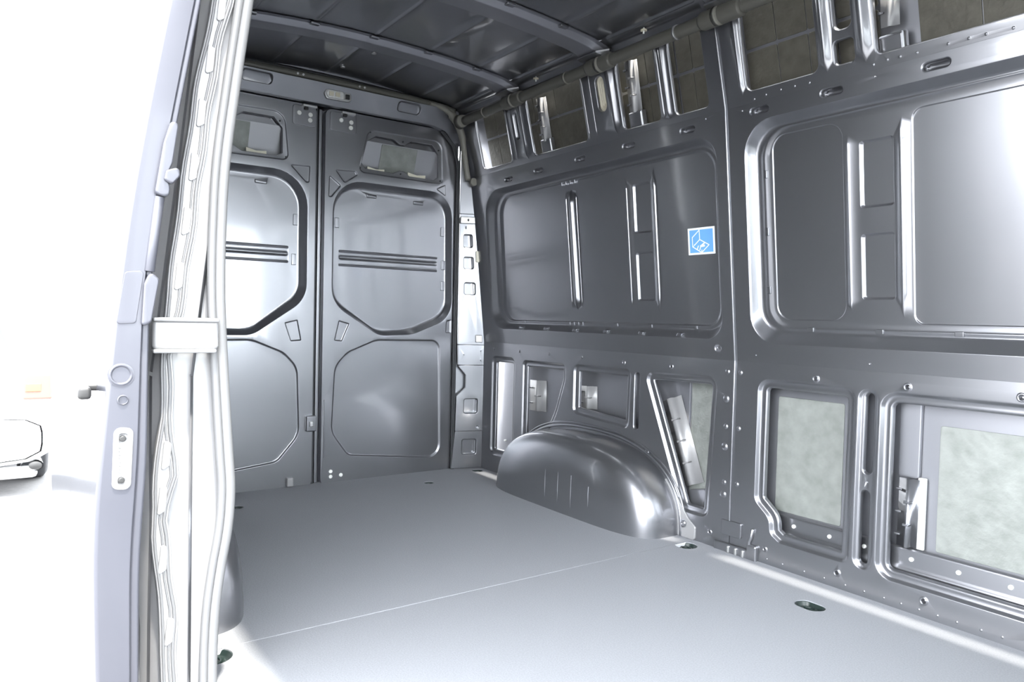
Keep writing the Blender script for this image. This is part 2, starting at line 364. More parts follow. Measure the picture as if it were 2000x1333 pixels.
# zinc brackets inside the windows
def bracket(fn, x0, z0, x1, z1, wd, d, tabs, m=STEEL):
    """folded upright strip with tabs, from (x0,z0) bottom to (x1,z1) top"""
    b = Vector((x0, z0)); t = Vector((x1, z1)); ax = (t - b).normalized(); pr = Vector((ax.y, -ax.x)); V = []; F = []
    prof = [(0, d), (wd * .45, d), (wd * .5, d - .012), (wd * .68, d - .012), (wd * .72, d + .010), (wd * 1.05, d + .010)]
    for q in (b, t):
        for o, dd in prof: p = q + pr * o; V.append(fn(p.x, p.y, dd))
    n = len(prof)
    for i in range(n - 1): F.append([i, i + 1, n + i + 1, n + i])
    o = obj('stiffener', V, F, m, WALL)
    md = o.modifiers.new('sol', 'SOLIDIFY'); md.thickness = .002
    L = (t - b).length
    for k in range(tabs):
        for off in ((0.0, .0), (.55, .5)):
            s = (k + .5 + off[1]) / tabs
            if s > .98: continue
            c = b + ax * (L * s) + pr * (wd * off[0])
            lp = [c + pr * (-.006) - ax * .004, c + pr * (wd * .22) - ax * .002, c + pr * (wd * .22) + ax * .002, c + pr * (-.006) + ax * .004]
            solid('tab', lp, d - .016 if off[0] else d - .006, d + .004, fn, m if off[0] else PAINT, o, .001)
    return o
bracket(LOW, 1.405, .165, 1.278, .485, .105, .055, 4, JAMB)
bracket(LOW, .392, .350, .388, .502, .115, .060, 2, JAMB)
bracket(LOW, .780, .405, .776, .508, .10, .060, 2, JAMB)
bracket(LOW, 1.20, .42, 1.20, .50, .04, .060, 1, JAMB)
bracket(LOW, 2.247, .172, 2.249, .372, .050, .045, 3, PAINT)
solid('reinforcement_or_glint', rr(2.296, 2.318, .170, .378, .002, 2), .058, .066, LOW, WHITEP, WALL, .001)  # white strip painted for the bright reflection beside the strut
solid('reinforcement_or_glint', rr(2.236, 2.296, .372, .612, .008, 3), .060, .072, LOW, SKIN, WALL, .003)
solid('reinforcement_or_glint', fillet([(1.45, .10), (1.60, .10), (1.60, .17), (1.52, .185), (1.44, .165)], .01), .052, .07, LOW, SKIN, WALL, .006)
bracket(UPP, .634, 1.615, .640, 1.80, .055, .030, 3, JAMB)
bracket(UPP, 1.208, 1.622, 1.216, 1.81, .055, .030, 3, JAMB)
bracket(UPP, 2.215, 1.645, 2.220, 1.72, .045, .030, 1, JAMB)
for x in (.66, 1.236, 2.24):
    solid('reinforcement_or_glint', rr(x - .035, x + .038, 1.562, 1.625, .006, 3), .024, .05, UPP, PAINT, WALL, .008)
solid('reinforcement_or_glint', rr(1.070, 1.125, 1.575, 1.640, .006, 3), -.0035, .01, UPP, SKIN, WALL, .004)
# stamped oval in the upper rib, stepped rings, its reflection painted cream
sheet('oval_stamping', stad(1.096, 1.722, .054, .138), [Ft(stad(1.096, 1.722, .044, .124), [(.001, .001), (.003, .004)], True,
      [Ft(stad(1.096, 1.722, .030, .104), [(.001, .001), (.003, .004)], True, [Ft(stad(1.096, 1.722, .014, .080), [(.001, .001), (.003, .004)])])])], shift(UPP, .010), CREAM, WALL)['label'] = 'stamped oval with stepped rings, its light reflection painted cream'
# ragged sealant strips along the window heads
def ragged(fn, x0, x1, z, m, d, h=.012, n=14):
    top = [Vector((x0 + (x1 - x0) * i / n, z + random.uniform(0, .003))) for i in range(n + 1)]
    bot = [Vector((x0 + (x1 - x0) * i / n, z - h * random.uniform(.35, 1.))) for i in range(n + 1)][::-1]
    solid('sealant_strip', top + bot, d - .004, d + .003, fn, m, WALL, .0006)
ragged(LOW, 1.90, 2.07, .607, DARKRUB, .060); ragged(LOW, 2.33, 2.75, .603, DARKRUB, .060); ragged(LOW, 1.40, 1.58, .602, DARKRUB, .066)
# foot details by the floor: pad, bracket, drain lips
solid('foot_pad', rr(1.650, 1.737, .058, .112, .006, 3), -.007, .0, LOW, PAINT, WALL, .002)
solid('foot_tab', fillet([(1.445, 0), (1.535, 0), (1.535, .05), (1.50, .075), (1.43, .16), (1.395, .205), (1.365, .20), (1.40, .11)], .012, 4), -.010, .0, LOW, JAMB, WALL, .003)
for x in (1.478,): sheet('foot_nut', circ(x, .052, .016), [nut(x, .052, .012)], shift(LOW, -.0105), PAINT, WALL)
tube('foot_bead', [LOW(1.770, .012, -.006), LOW(1.772, .06, -.008), LOW(1.779, .075, -.006), LOW(1.782, .105, -.004)], .006, PAINT, WALL, 10)
solid('foot_bracket', rr(1.765, 1.805, -.01, .052, .008, 3), -.014, .0, LOW, PAINT, WALL, .005)
solid('foot_step', rr(1.625, 1.80, -.01, .030, .004, 3), -.012, .0, LOW, PAINT, WALL, .003)
for x in (1.690, 1.722, 1.752): solid('drain_lip', stad(x, .012, .010, .026, 5), -.018, -.01, LOW, STEEL, WALL, .003)

# ================================================================== FLOOR
FLOOR = empty('floor', kind='structure', label='light grey boarded load floor of two speckled panels', cat='floor')
def flo(u, v, d): return (u, v, -d)
CUPS = [(.405, 1.738, .034), (1.556, 1.722, .041), (.102, 1.742, .032), (.224, 1.384, .026), (.236, .480, .026), (1.560, .086, .046)]
def board(x0, x1, cups):
    fs = []
    for x, y, r in cups: fs.append(Ft(circ(x, y, r, 28), [(.001, .001), (.0015, .012)], False))
    return fs
dcup = fillet([(2.083, 1.600), (2.100, 1.568), (2.160, 1.566), (2.178, 1.600), (2.166, 1.632), (2.098, 1.634)], .025, 5)
sheet('floor_panel', [(-.04, -.02), (1.5225, -.02), (1.5225, 1.82), (-.04, 1.82)], board(0, 1, [c for c in CUPS if c[0] < 1.5]), flo, FLOORM, FLOOR, rim=.012)
fb = board(0, 1, [c for c in CUPS if c[0] > 1.5]) + [Ft(dcup, [(.001, .001), (.0015, .012)], False)]
sheet('floor_panel', [(1.5275, -.02), (3.6, -.02), (3.6, 1.82), (1.5275, 1.82)], fb, flo, FLOORM, FLOOR, rim=.012)
box('seam_strip', (1.521, -.02, -.014), (1.529, 1.82, -.0015), SEAMM, FLOOR, .001)
box('under_floor', (-.04, -.06, -.10), (3.6, 1.86, -.034), BLACKP, FLOOR, .004)
CL = ['round dark tie-down cup in the floor just behind the far wheel arch', 'dark round tie-down cup beside the floor seam, in front of the far wheel arch',
      'round tie-down cup at the foot of the bright corner pillar', 'small grey tie-down cup in the floor before the right rear door',
      'small faint tie-down cup in the floor before the left rear door', 'large dark tie-down cup half hidden behind the pale door seal']
def cup(x, y, r, label, loop=None):
    t = empty('tie_down_cup', (x, y, -.003), label=label, cat='tie-down', group='tie-down cups in the floor')
    lp = loop or circ(0, 0, r, 28); lp = [Vector((p.x, p.y)) for p in lp]
    fn = lambda u, v, d: (u, v, -d)
    sheet('bowl', lp, [Ft(inset(lp, .002), [(.002, .001), (.005, .010), (.010, .015)])], fn, CUP, t)
    tube('ring', [(math.cos(q) * r * .5, math.sin(q) * r * .42, -.009) for q in [k * math.pi / 8 for k in range(15)]], .0035, CUP if r > .038 else STEEL, t, 8)
    tube('crossbar', [(-r * .55, 0, -.009), (r * .55, 0, -.009)], .004, STEEL if r < .03 else CUP, t, 8)
for (x, y, r), l in zip(CUPS, CL): cup(x, y, r, l)
cx, cy = 2.13, 1.600
cup(cx, cy, .040, 'dark tie-down cup with one flattened side near the lower wall window', [Vector((p.x - cx, p.y - cy)) for p in dcup])

# ================================================================== WHEEL ARCHES
def arch(y_wall, sgn, dep, label):
    t = empty('wheel_arch', (.925, y_wall, 0), label=label, cat='wheel arch')
    V = []; F = []; NY, NT = 26, 44; q = 4.6; p = 2.5
    for j in range(NY + 1):
        Y = math.sin(j / NY * math.pi / 2) ** .8
        rho = max(0, 1 - Y ** q) ** (1 / q)
        for i in range(NT + 1):
            th = math.pi * i / NT; c, s = math.cos(th), math.sin(th)
            k = (abs(c) ** p + abs(s) ** p) ** (-1 / p)
            V.append((rho * k * c * (.527 if c > 0 else .535), -sgn * dep * Y, rho * k * s * .325 - .004))
    for j in range(NY):
        for i in range(NT):
            a = j * (NT + 1) + i; F.append([a, a + 1, a + NT + 2, a + NT + 1])
    obj('shell', V, F, PAINT, t)
    pts = []
    for i in range(NT + 1):
        th = math.pi * i / NT; c, s = math.cos(th), math.sin(th); k = (abs(c) ** p + abs(s) ** p) ** (-1 / p)
        pts.append((k * c * .54, -sgn * .006, k * s * .338 - .002))
    tube('flange', pts, .007, PAINT, t, 8)
    pts2 = [(x * 1.035, y, z * 1.04) for x, y, z in pts]
    tube('flange', pts2, .004, PAINT, t, 8)
    for x, z0, z1 in ((-.055, .025, .165), (.032, .022, .168), (.118, .012, .170), (.226, .065, .145)):
        Yf = -sgn * (dep * (1 - .0) + .0005)
        tube('rib', [(x, -sgn * (dep * .992), z0), (x, -sgn * (dep * .995), (z0 + z1) / 2), (x, -sgn * dep * .985, z1)], [.001, .0035, .001], PAINT, t, 8)
    return t
arch(1.80, 1, .205, 'glossy dark rounded wheel arch against the far side wall')
arch(0.0, -1, .235, 'wheel arch partly hidden behind the pale door seal on the near side')

# ================================================================== REAR DOORS
def door(name, label, y0, y1, feats, extra):
    t = empty(name, kind='structure', label=label, cat='door')
    fn = rear(-.012)
    sheet('inner_panel', fillet([(y0, -.01), (y1, -.01), (y1, 1.775), (y0, 1.775)], .03), feats, fn, PAINT, t, rim=.03)
    extra(t, fn)
    sheet('outer_skin', [(y0, -.02), (y1, -.02), (y1, 1.80), (y0, 1.80)], [], rear(-.085), SKIN, t)
    return t
SMALL = [(.0015, .0005), (.004, .003), (.006, .0045), (.008, .005)]
DSTEP = [(.06, .001), (.18, .010), (.5, .028), (.68, .037), (.84, .040), (1., .041)]
UWIN = [(.002, .001), (.005, .004), (.007, .005)]
# right door
oR = fillet([(.966, .86), (1.215, .705), (1.40, .712), (1.632, .80), (1.618, 1.455), (.966, 1.455)], [.14, .12, .2, .14, .13, .15], 8)
iR = fillet([(.990, .885), (1.22, .732), (1.385, .742), (1.603, .83), (1.590, 1.418), (.990, 1.418)], [.12, .10, .18, .11, .10, .12], 8)
def ribs_of(u0, u1):
    return [Ft(stad((u0 + u1) / 2, z, u1 - u0, h, 4), [(h * .15, .001), (h * .35, dd)]) for z, h, dd in ((1.115, .013, -.004), (1.085, .026, .006), (1.048, .013, -.004))]
upR = fillet([(1.088, 1.497), (1.562, 1.493), (1.552, 1.718), (1.138, 1.712)], [.03, .03, .05, .045])
def wavy(u0, u1, z0, z1, cu):
    return [Vector(p) for p in ((u0 + .02, z0 + .008), (cu - .045, z0 + .004), (cu - .012, z0 + .020), (cu + .012, z0 + .020), (cu + .045, z0), (u1 - .025, z0), (u1, z0 + .016), (u1 - .002, z1 - .045), (u1 - .042, z1), (cu + .05, z1), (cu + .014, z1 - .026), (cu - .014, z1 - .026), (cu - .045, z1 - .006), (u0 + .075, z1 - .004), (u0 + .028, z1 - .035), (u0, z0 + .035))]
upRi = fillet(wavy(1.108, 1.536, 1.512, 1.693, 1.325), .006, 3)
lowR = fillet([(1.06, .118), (1.578, .060), (1.562, .688), (1.20, .690), (1.05, .63), (.985, .56), (.972, .24)], [.06, .07, .05, .1, .1, .1, .1])
fR = [Ft(oR, rings3(oR, iR, DSTEP), True, ribs_of(1.012, 1.560) + [Ft(rr(u0, u1, z - .010, z + .010, .006, 3), [(.002, -.003), (.004, -.006)]) for u0, u1, z in ((1.150, 1.207, 1.396), (1.407, 1.469, 1.390))]),
      Ft(upR, UWIN, True, [Ft(upRi, [(.001, .0005), (.003, .004), (.004, .012)], False)]),
      Ft(fillet([(.973, 1.497), (1.022, 1.434), (1.094, 1.484), (1.078, 1.503)], [.006, .014, .010, .008], 4), SMALL),
      Ft(fillet([(.942, 1.362), (.960, 1.362), (1.010, 1.424), (.945, 1.472)], [.008, .008, .010, .008], 4), SMALL),
      Ft(fillet([(1.517, 1.469), (1.580, 1.434), (1.578, 1.500)], .006, 4), SMALL),
      Ft(fillet([(1.592, .722), (1.628, .722), (1.628, .796), (1.596, .788)], .006, 3), SMALL),
      Ft(lowR, [(.002, .001), (.007, .006), (.010, .007)]),
      Ft(fillet([(.981, .681), (1.024, .677), (1.062, .766), (1.004, .782)], .006, 3), SMALL),
      Ft(rr(.934, .941, .12, .40, .003, 3), [(.001, -.003), (.003, -.004)])]
def door_bits_r(t, fn):
    tf = lambda u, v, d: (-.098 + (v - 1.46) * .34 - d, u, v)
    sheet('outer_skin', [(1.07, 1.46), (1.58, 1.46), (1.58, 1.66), (1.07, 1.66)], [], tf, PILM, t)  # leaning reflector plane added to brighten this window from the floor
    solid('damping_sheet', rr(1.222, 1.418, 1.48, 1.655, .003, 2), -.004, .0, tf, LITPAD, t, .001)
    box('inner_bar', (-.055, 1.09, 1.640), (-.040, 1.56, 1.70), PAINT, t, .004)
    for u0, u1 in ((1.15, 1.24), (1.37, 1.47)): solid('sealant_strip', [(u0, 1.515), (u1, 1.515), (u1, 1.534), ((u0 + u1) / 2, 1.529), (u0, 1.538)], .025, .030, fn, CREAMJ, t, .001)
    for u, z in ((1.152, 1.700), (1.328, 1.681), (1.532, 1.668), (1.545, 1.512), (1.318, 1.519), (1.103, 1.521)): solid('screw', circ(u, z, .004, 10), .001, .008, fn, DARKRUB, t, .001)
    hinge(t, fn, .945, 1.078, (.999, 1.731), (1.050, 1.728), (1.048, 1.702))
    for u, z in ((.975, .052), (.975, .027), (1.027, .030)): solid('bolt_cap', circ(u, z, .009, 14), -.006, .0, fn, WHITEP, t, .002)
    for u, z in ((1.003, 1.25), (1.585, 1.255), (1.592, 1.08), (1.592, .97)): solid('flange_clip', rr(u - .010, u + .010, z - .024, z + .024, .002, 2), .034, .042, fn, PAINT, t, .002)
def hinge(t, fn, u0, u1, *caps):
    h = solid('hinge_plate', rr(u0, u1, 1.676, 1.766, .012, 4), -.004, .0, fn, PAINT, t, .002)
    for u, z in caps: solid('bolt_cap', circ(u, z, .0105, 16), -.008, -.003, fn, WHITEP, h, .002)
    um = (u0 + u1) / 2 + .02
    box('hinge_knuckle', (-.010, um - .034, 1.760), (.012, um + .034, 1.772), STEEL, h, .003)
    box('hinge_knuckle', (-.010, um - .024, 1.748), (.006, um - .006, 1.760), BLACKP, h, .003)
d2 = door('door_2', 'right rear cargo door with a pressed blind window, inner side', .926, 1.648, fR, door_bits_r)
# left door
oL = fillet([(.160, .80), (.40, .705), (.60, .705), (.848, .875), (.845, 1.464), (.175, 1.464)], [.14, .2, .12, .14, .16, .13], 8)
iL = fillet([(.190, .83), (.41, .742), (.59, .735), (.812, .905), (.808, 1.430), (.205, 1.430)], [.11, .18, .10, .12, .13, .10], 8)
upL = fillet([(.235, 1.497), (.757, 1.505), (.735, 1.725), (.245, 1.715)], [.03, .03, .06, .05])
upLi = fillet(wavy(.262, .728, 1.520, 1.696, .50), .006, 3)
lowL = fillet([(.222, .060), (.72, .118), (.823, .24), (.81, .56), (.745, .63), (.60, .690), (.238, .688)], [.07, .06, .1, .1, .1, .1, .05])
fL = [Ft(oL, rings3(oL, iL, DSTEP), True, ribs_of(.235, .772) + [Ft(rr(u0, u1, z - .010, z + .010, .006, 3), [(.002, -.003), (.004, -.006)]) for u0, u1, z in ((.611, .669, 1.402), (.33, .39, 1.40))]),
      Ft(upL, UWIN, True, [Ft(upLi, [(.001, .0005), (.003, .004), (.004, .012)], False)]),
      Ft(fillet([(.753, 1.493), (.836, 1.414), (.853, 1.418), (.857, 1.497)], [.008, .012, .008, .006], 4), SMALL),
      Ft(lowL, [(.002, .001), (.007, .006), (.010, .007)]),
      Ft(fillet([(.772, .677), (.826, .681), (.806, .782), (.742, .766)], .006, 3), SMALL)]
def door_bits_l(t, fn):
    tf = lambda u, v, d: (-.098 + (v - 1.46) * .34 - d, u, v)
    sheet('outer_skin', [(.22, 1.46), (.76, 1.46), (.76, 1.66), (.22, 1.66)], [], tf, PILM, t)  # added leaning plane throws floor light back through the left window
    solid('damping_sheet', rr(.40, .585, 1.48, 1.655, .003, 2), -.004, .0, tf, LITPAD, t, .001)
    box('inner_bar', (-.055, .24, 1.640), (-.040, .74, 1.70), PAINT, t, .004)
    for u0, u1 in ((.57, .66), (.34, .44)): solid('sealant_strip', [(u0, 1.523), (u1, 1.523), (u1, 1.540), ((u0 + u1) / 2, 1.536), (u0, 1.545)], .025, .030, fn, CREAMJ, t, .001)
    for u, z in ((.712, 1.680), (.742, 1.522), (.50, 1.530), (.50, 1.70)): solid('screw', circ(u, z, .004, 10), .001, .008, fn, DARKRUB, t, .001)
    hinge(t, fn, .768, .878, (.797, 1.730), (.850, 1.729), (.849, 1.704))
    for u, z in ((.800, 1.245), (.795, 1.06)): solid('flange_clip', rr(u - .010, u + .010, z - .026, z + .026, .002, 2), .034, .042, fn, PAINT, t, .002)
    l = box('latch', (-.014, .845, .255), (.014, .895, .33), PAINT, t, .006); box('latch_pin', (.012, .858, .28), (.026, .875, .305), STEEL, l, .003)
    box('sill_catch', (-.012, .76, .004), (.010, .79, .046), JAMB, t, .004)
d1 = door('door_1', 'left rear cargo door beside the pale door seal, inner side', .150, .881, fL, door_bits_l)
# ---- frame around the doors
REARW = empty('wall_rear', kind='structure', label='dark metal frame around the two rear doors', cat='wall')
box('centre_channel', (-.075, .872, -.02), (-.050, .935, 1.79), PAINT, REARW, .003)
tube('centre_seal', [(-.030, .889, 0), (-.030, .889, 1.77)], .0075, DARKRUB, REARW, 10)
box('centre_strip', (-.052, .898, 0), (-.026, .915, 1.77), PAINT, REARW, .004)
box('threshold', (-.09, .14, -.03), (-.014, 1.66, -.004), PAINT, REARW, .004)
hdr = fillet([(.10, 1.782), (1.48, 1.782), (1.56, 1.765), (1.62, 1.71), (1.70, 1.71), (1.66, 1.80), (1.60, 1.862), (.10, 1.868)], [.01, .1, .06, .06, .01, .03, .05, .01], 5)
sheet('header', hdr, [Ft(rr(1.262, 1.392, 1.809, 1.860, .02), LIP, True), Ft(rr(.52, .660, 1.813, 1.862, .02), LIP, True)], lambda u, v, d: (.022 + (v - 1.782) * .55 - d, u, v), PAINT, REARW, rim=.04)
tube('header_trim', spline([(.045, .15, 1.878), (.045, .5, 1.884), (.045, .9, 1.886), (.045, 1.3, 1.882), (.05, 1.50, 1.872), (.06, 1.58, 1.855)]), .018, CONDUIT, REARW, 12)
tube('header_trim', spline([(.02, .15, 1.905), (.02, .9, 1.912), (.02, 1.55, 1.89)]), .012, DARKRUB, REARW, 10)
box('rear_roof_rail', (-.10, .10, 1.862), (.024, 1.70, 1.945), PAINT, REARW, .01)
box('rear_roof_rail', (-.12, .10, 1.765), (-.05, 1.70, 1.87), PAINT, REARW, .004)
for y in (.765, .790, 1.06, 1.085): tube('header_rivet', [(.062, y, 1.884), (.066, y, 1.884)], .005, STEEL, REARW, 10)
# bright corner pillar, turned towards the load space
PX = Vector((.012, 1.655)); QX = Vector((.052, 1.803)); PL = (QX - PX).length; PD = (QX - PX) / PL; PN = Vector((PD.y, -PD.x))
def pil(u, v, d):    # u: world y along the pillar face, leaning with the wall
    s = (u - 1.655); sh = (yw(v) - 1.80) * (s / .148); q = PX + PD * (s / PD.y) - PN * d; return (q.x, q.y + sh * .8, v)
def sqh(u0, u1, z0, z1): return Ft(rr(u0, u1, z0, z1, .014, 4), LIP + [(.0063, .03)], False)
sheet('pillar_cover', fillet([(1.657, .664), (1.800, .664), (1.800, 1.35), (1.655, 1.35)], .004, 2), [sqh(1.680, 1.752, 1.174, 1.248), sqh(1.682, 1.755, 1.061, 1.130), sqh(1.686, 1.762, .925, .995), dimple(1.70, 1.28, .008), dimple(1.76, .69, .008)], pil, PAINT, REARW, rim=.008)
sheet('pillar_cover', fillet([(1.660, .556), (1.800, .556), (1.800, .660), (1.658, .660)], .004, 2), [dimple(1.69, .61, .004), dimple(1.78, .63, .004), dimple(1.78, .58, .004)], pil, PAINT, REARW, rim=.008)
sheet('pillar_cover', fillet([(1.652, .203), (1.800, .203), (1.800, .552), (1.660, .552), (1.703, .502), (1.703, .433), (1.655, .388)], .004, 2), [sqh(1.692, 1.772, .292, .377), Ft(circ(1.770, .222, .010, 14), [(.002, .001), (.004, .006)])], pil, PAINT, REARW, rim=.008)
sheet('pillar_cover', fillet([(1.635, .004), (1.800, .004), (1.800, .199), (1.652, .199)], .004, 2), [sqh(1.686, 1.769, .072, .160)], pil, PAINT, REARW, rim=.008)
sheet('pillar_cover', fillet([(1.652, 1.354), (1.800, 1.354), (1.800, 1.84), (1.652, 1.80)], .004, 2), [], pil, PAINT, REARW, rim=.008)
sheet('pillar_back', [(1.64, -.01), (1.81, -.01), (1.81, 1.86), (1.64, 1.86)], [], lambda u, v, d: (lambda p: (p[0], p[1], p[2]))(pil(u, v, .035)), PAINT, REARW)
cl = solid('pillar_clamp', rr(1.650, 1.765, 1.300, 1.336, .004, 3), -.020, .0, pil, STEEL, REARW, .004)
solid('clamp_screw', circ(1.71, 1.318, .007, 12), -.026, -.018, pil, BLACKP, cl, .002)
solid('pillar_clip', rr(1.765, 1.790, 1.10, 1.16, .008, 3), -.012, .0, pil, CREAMJ, REARW, .004)
solid('pillar_clip', rr(1.750, 1.785, .675, .715, .004, 3), -.008, .0, pil, STEEL, REARW, .003)
for yy in (1.638, 1.648): tube('door_seal', [(.0, yy, 0), (.0, yy, 1.60), (.0, yy - .03, 1.70), (.0, yy - .10, 1.765)], .006, DARKRUB, REARW, 10)
# mirrored plain pillar on the near corner
sheet('near_corner_post', [(.0, -.01), (.16, -.01), (.16, 1.86), (.0, 1.86)], [], lambda u, v, d: (.07 - u * .37, u, v), PAINT, REARW)

# ================================================================== ROOF
ROOF = empty('ceiling', kind='structure', label='dark ribbed metal roof with cross bows', cat='ceiling')
def zr(y): return 1.928 - .046 * ((y - .9) / .68) ** 2
CREASE = (.235, .42, .655, .90, 1.145, 1.385, 1.565)
BOWS = ((.475, .572), (1.065, 1.172), (1.70, 1.80), (2.35, 2.45), (3.0, 3.1))
ys = sorted(set([round(.2 + i * .05, 4) for i in range(29)] + [round(c + o, 4) for c in CREASE for o in (-.012, -.008, -.004, 0, .004, .008, .012)]))
xs = sorted(set([round(-.03 + i * .06, 4) for i in range(61)] + [round(b + o, 4) for p in BOWS for b, o in ((p[0], -.055), (p[0], -.02), (p[1], .02), (p[1], .055))]))
V = []; F = []
for x in xs:
    fade = 1.
    for a, b in BOWS:
        if a - .055 < x < b + .055: fade = min(fade, max(0, max(a - .02 - x, x - b - .02)) / .035)
    fade = min(1, fade) * (0 if x < .06 else 1)
    for y in ys:
        bump = max(max(0, 1 - abs(y - c) / .012) for c in CREASE)
        V.append((x, y, zr(y) - .007 * fade * bump * bump * (3 - 2 * bump)))
n = len(ys)
for i in range(len(xs) - 1):
    for j in range(n - 1): F.append([i * n + j, i * n + j + 1, (i + 1) * n + j + 1, (i + 1) * n + j])
obj('roof_skin', V, F, PAINT, ROOF, wn=False)
BM = mat('roof_bow_paint', (.26, .262, .29), .34, .6)
for bi, (a, b) in enumerate(BOWS):
    prof = [(a - .022, .003), (a - .004, .003), (a, .006), (a + .008, .024), (a + .014, .027), (b - .014, .027), (b - .008, .024), (b, .006), (b + .004, .003), (b + .022, .003)]
    V = []; F = []; yl = [.20 + i * .035 for i in range(41)]
    for y in yl:
        e = max(0, abs(y - .9) - .60) / .10; e = min(1, e)
        for x, d in prof: V.append((x + (x - (a + b) / 2) * .25 * e * e, y, zr(y) - d - .022 * e * e))
    m = len(prof)
    for i in range(len(yl) - 1):
        for j in range(m - 1): F.append([i * m + j, i * m + j + 1, (i + 1) * m + j + 1, (i + 1) * m + j])
    bow = obj('roof_bow', V, F, BM, ROOF)
    for c in CREASE[1:6]:
        for x0, x1 in ((b + .000, b + .022),):
            z = zr(c); box('bow_tab', (x0, c - .018, z - .012), (x1, c + .018, z - .004), PAINT, bow, .003)
    for k in range(9):
        y = .35 + k * .14; solid('spot_weld', circ(a - .012, y, .006, 10), 0, .004, lambda u, v, d: (u, v, zr(v) - .005 + d), PAINT, bow, .001)
for a, b in BOWS:
    fg = [(a + .01, 1.545, zr(1.545) - .048), (b + .012, 1.545, zr(1.545) - .048), (b + .045, 1.585, 1.846), (b + .030, 1.606, 1.822), (a - .005, 1.606, 1.822), (a - .01, 1.585, 1.842)]
    g_ = obj('bow_gusset', fg + [(x, y, z + .006) for x, y, z in fg], [[0, 5, 4, 3, 2, 1], [6, 7, 8, 9, 10, 11]] + [[i, (i + 1) % 6, 6 + (i + 1) % 6, 6 + i] for i in range(6)], PILM, ROOF, smooth=False, wn=False)  # paler paint holds the light that the bow ends catch
# roof side rails
for sg in (1, -1):
    f = (lambda y: y) if sg > 0 else (lambda y: 1.8 - y)
    P = [(1.560, zr(1.56) - .002), (1.572, 1.872), (1.590, 1.868), (1.600, 1.862), (1.606, 1.845), (1.616, 1.838), (1.634, 1.835), (1.646, 1.842), (1.66, 1.90)]
    V = []; F = []
    for k, (y, z) in enumerate(P):
        V += [(-.03, f(y), z), (3.6, f(y), z)]
        if k: F.append([2 * k - 2, 2 * k - 1, 2 * k + 1, 2 * k])
    obj('side_rail', V, F, PAINT, ROOF)
for x, y in ((1.413, 1.572), (.741, 1.590), (2.05, 1.572)):
    z = 1.868
    c = solid('push_clip', circ(x, y, .012, 16), 0, .005, lambda u, v, d: (u, v, z - .012 + d), CREAM, ROOF, .0015)
    tube('clip_pin', [(x, y, z - .022), (x, y, z)], .003, WHITEP, c, 8)
for x, y in ((1.047, .956), (.405, .978), (.152, .939)):
    solid('roof_plug', circ(x, y, .011, 16), 0, .006, lambda u, v, d: (u, v, zr(v) - .006 + d), STEEL, ROOF, .003)

# ================================================================== CABLE CONDUIT under the far roof rail
CON = empty('cable_conduit', (.15, 1.59, 1.80), label='olive grey cable conduit running under the far roof rail', cat='conduit')
L0 = Vector((.15, 1.59, 1.80))
def cpt(x): return Vector((x, 1.592 - .004 * math.sin(x * 2), 1.797 + .010 * x)) - L0
tube('pipe', [cpt(.13 + i * .06) for i in range(36)], .0225, CONDUIT, CON, 16)
for x0, x1, m in ((.50, .645, CONDUIT), (1.09, 1.235, CONDUIT), (1.66, 1.83, CONDUIT)):
    tube('sleeve', [cpt(x0), cpt(x0 + .012), cpt(x1 - .012), cpt(x1)], [.024, .031, .031, .024], m, CON, 16)
    tube('sleeve_band', [cpt(x0 + .060), cpt(x0 + .085)], .0315, CONDUIT2, CON, 16)
for x in (.33, .955, 1.55, 2.05): tube('clamp_ring', [cpt(x), cpt(x + .010)], .0255, STEEL if x > 1 else CONDUIT2, CON, 16)
# corner elbow that drops down beside the right rear door
EL = empty('conduit_elbow', (.06, 1.60, 1.79), label='warm grey plastic conduit elbow with a round end cap in the rear corner', cat='conduit')
E0 = Vector((.06, 1.60, 1.79))
def ep(y, z, x=.062): return Vector((x, y, z)) - E0
tube('elbow', spline([ep(1.43, 1.875), ep(1.50, 1.868), ep(1.56, 1.84), ep(1.595, 1.80), ep(1.625, 1.74), ep(1.640, 1.66), ep(1.655, 1.58), ep(1.668, 1.52)], 5), [.010] * 4 + [.014] * 6 + [.022] * 4 + [.019] * 8 + [.015] * 14, CONDUIT2, EL, 14)
tube('collar', [Vector((.10, 1.585, 1.80)) - E0, Vector((.145, 1.588, 1.80)) - E0], [.036, .027], CONDUIT2, EL, 18)
solid('end_cap', circ(0, 0, .021, 24), 0, .02, lambda u, v, d: (1.0 * (.088 - E0.x) - d, 1.690 - E0.y + u, 1.512 - E0.z + v), CONDUIT2, EL, .004)

# ================================================================== LAMP, STICKER
LP = empty('interior_lamp', (.050, .957, 1.825), label='small clear oval interior lamp on the header above the rear doors', cat='lamp')
fl_ = lambda u, v, d: (-d, u, v)
solid('housing', fillet([(-.066, .0), (-.055, -.024), (.050, -.022), (.066, -.014), (.066, .016), (.050, .024), (-.055, .022)], .012, 4), -.006, .006, fl_, STEEL, LP, .003)
solid('lens', fillet([(-.060, .0), (-.050, -.019), (.030, -.018), (.030, .019), (-.050, .018)], .010, 4), -.013, -.005, fl_, LENS, LP, .004)
solid('switch', rr(.036, .056, -.011, .011, .003, 3), -.011, -.004, fl_, BLACKP, LP, .002)
for u in (-.035, -.005): solid('reflector', rr(u - .010, u + .012, -.010, .010, .003, 3), -.0145, -.012, fl_, CREAM, LP, .001)
SX, SZ = 1.524, 1.108
sp = MID(SX, SZ, .040 - .004); st_n = Vector(MID(SX, SZ, 1)) - Vector(MID(SX, SZ, 0))
ST = empty('safety_sticker', sp, label='square blue sticker with white border and a line drawing on the far wall', cat='sticker')
def stf(u, v, d):
    p = Vector(MID(SX + u, SZ + v, .036 - .0008 + d)) - Vector(sp); return (p.x, p.y, p.z)
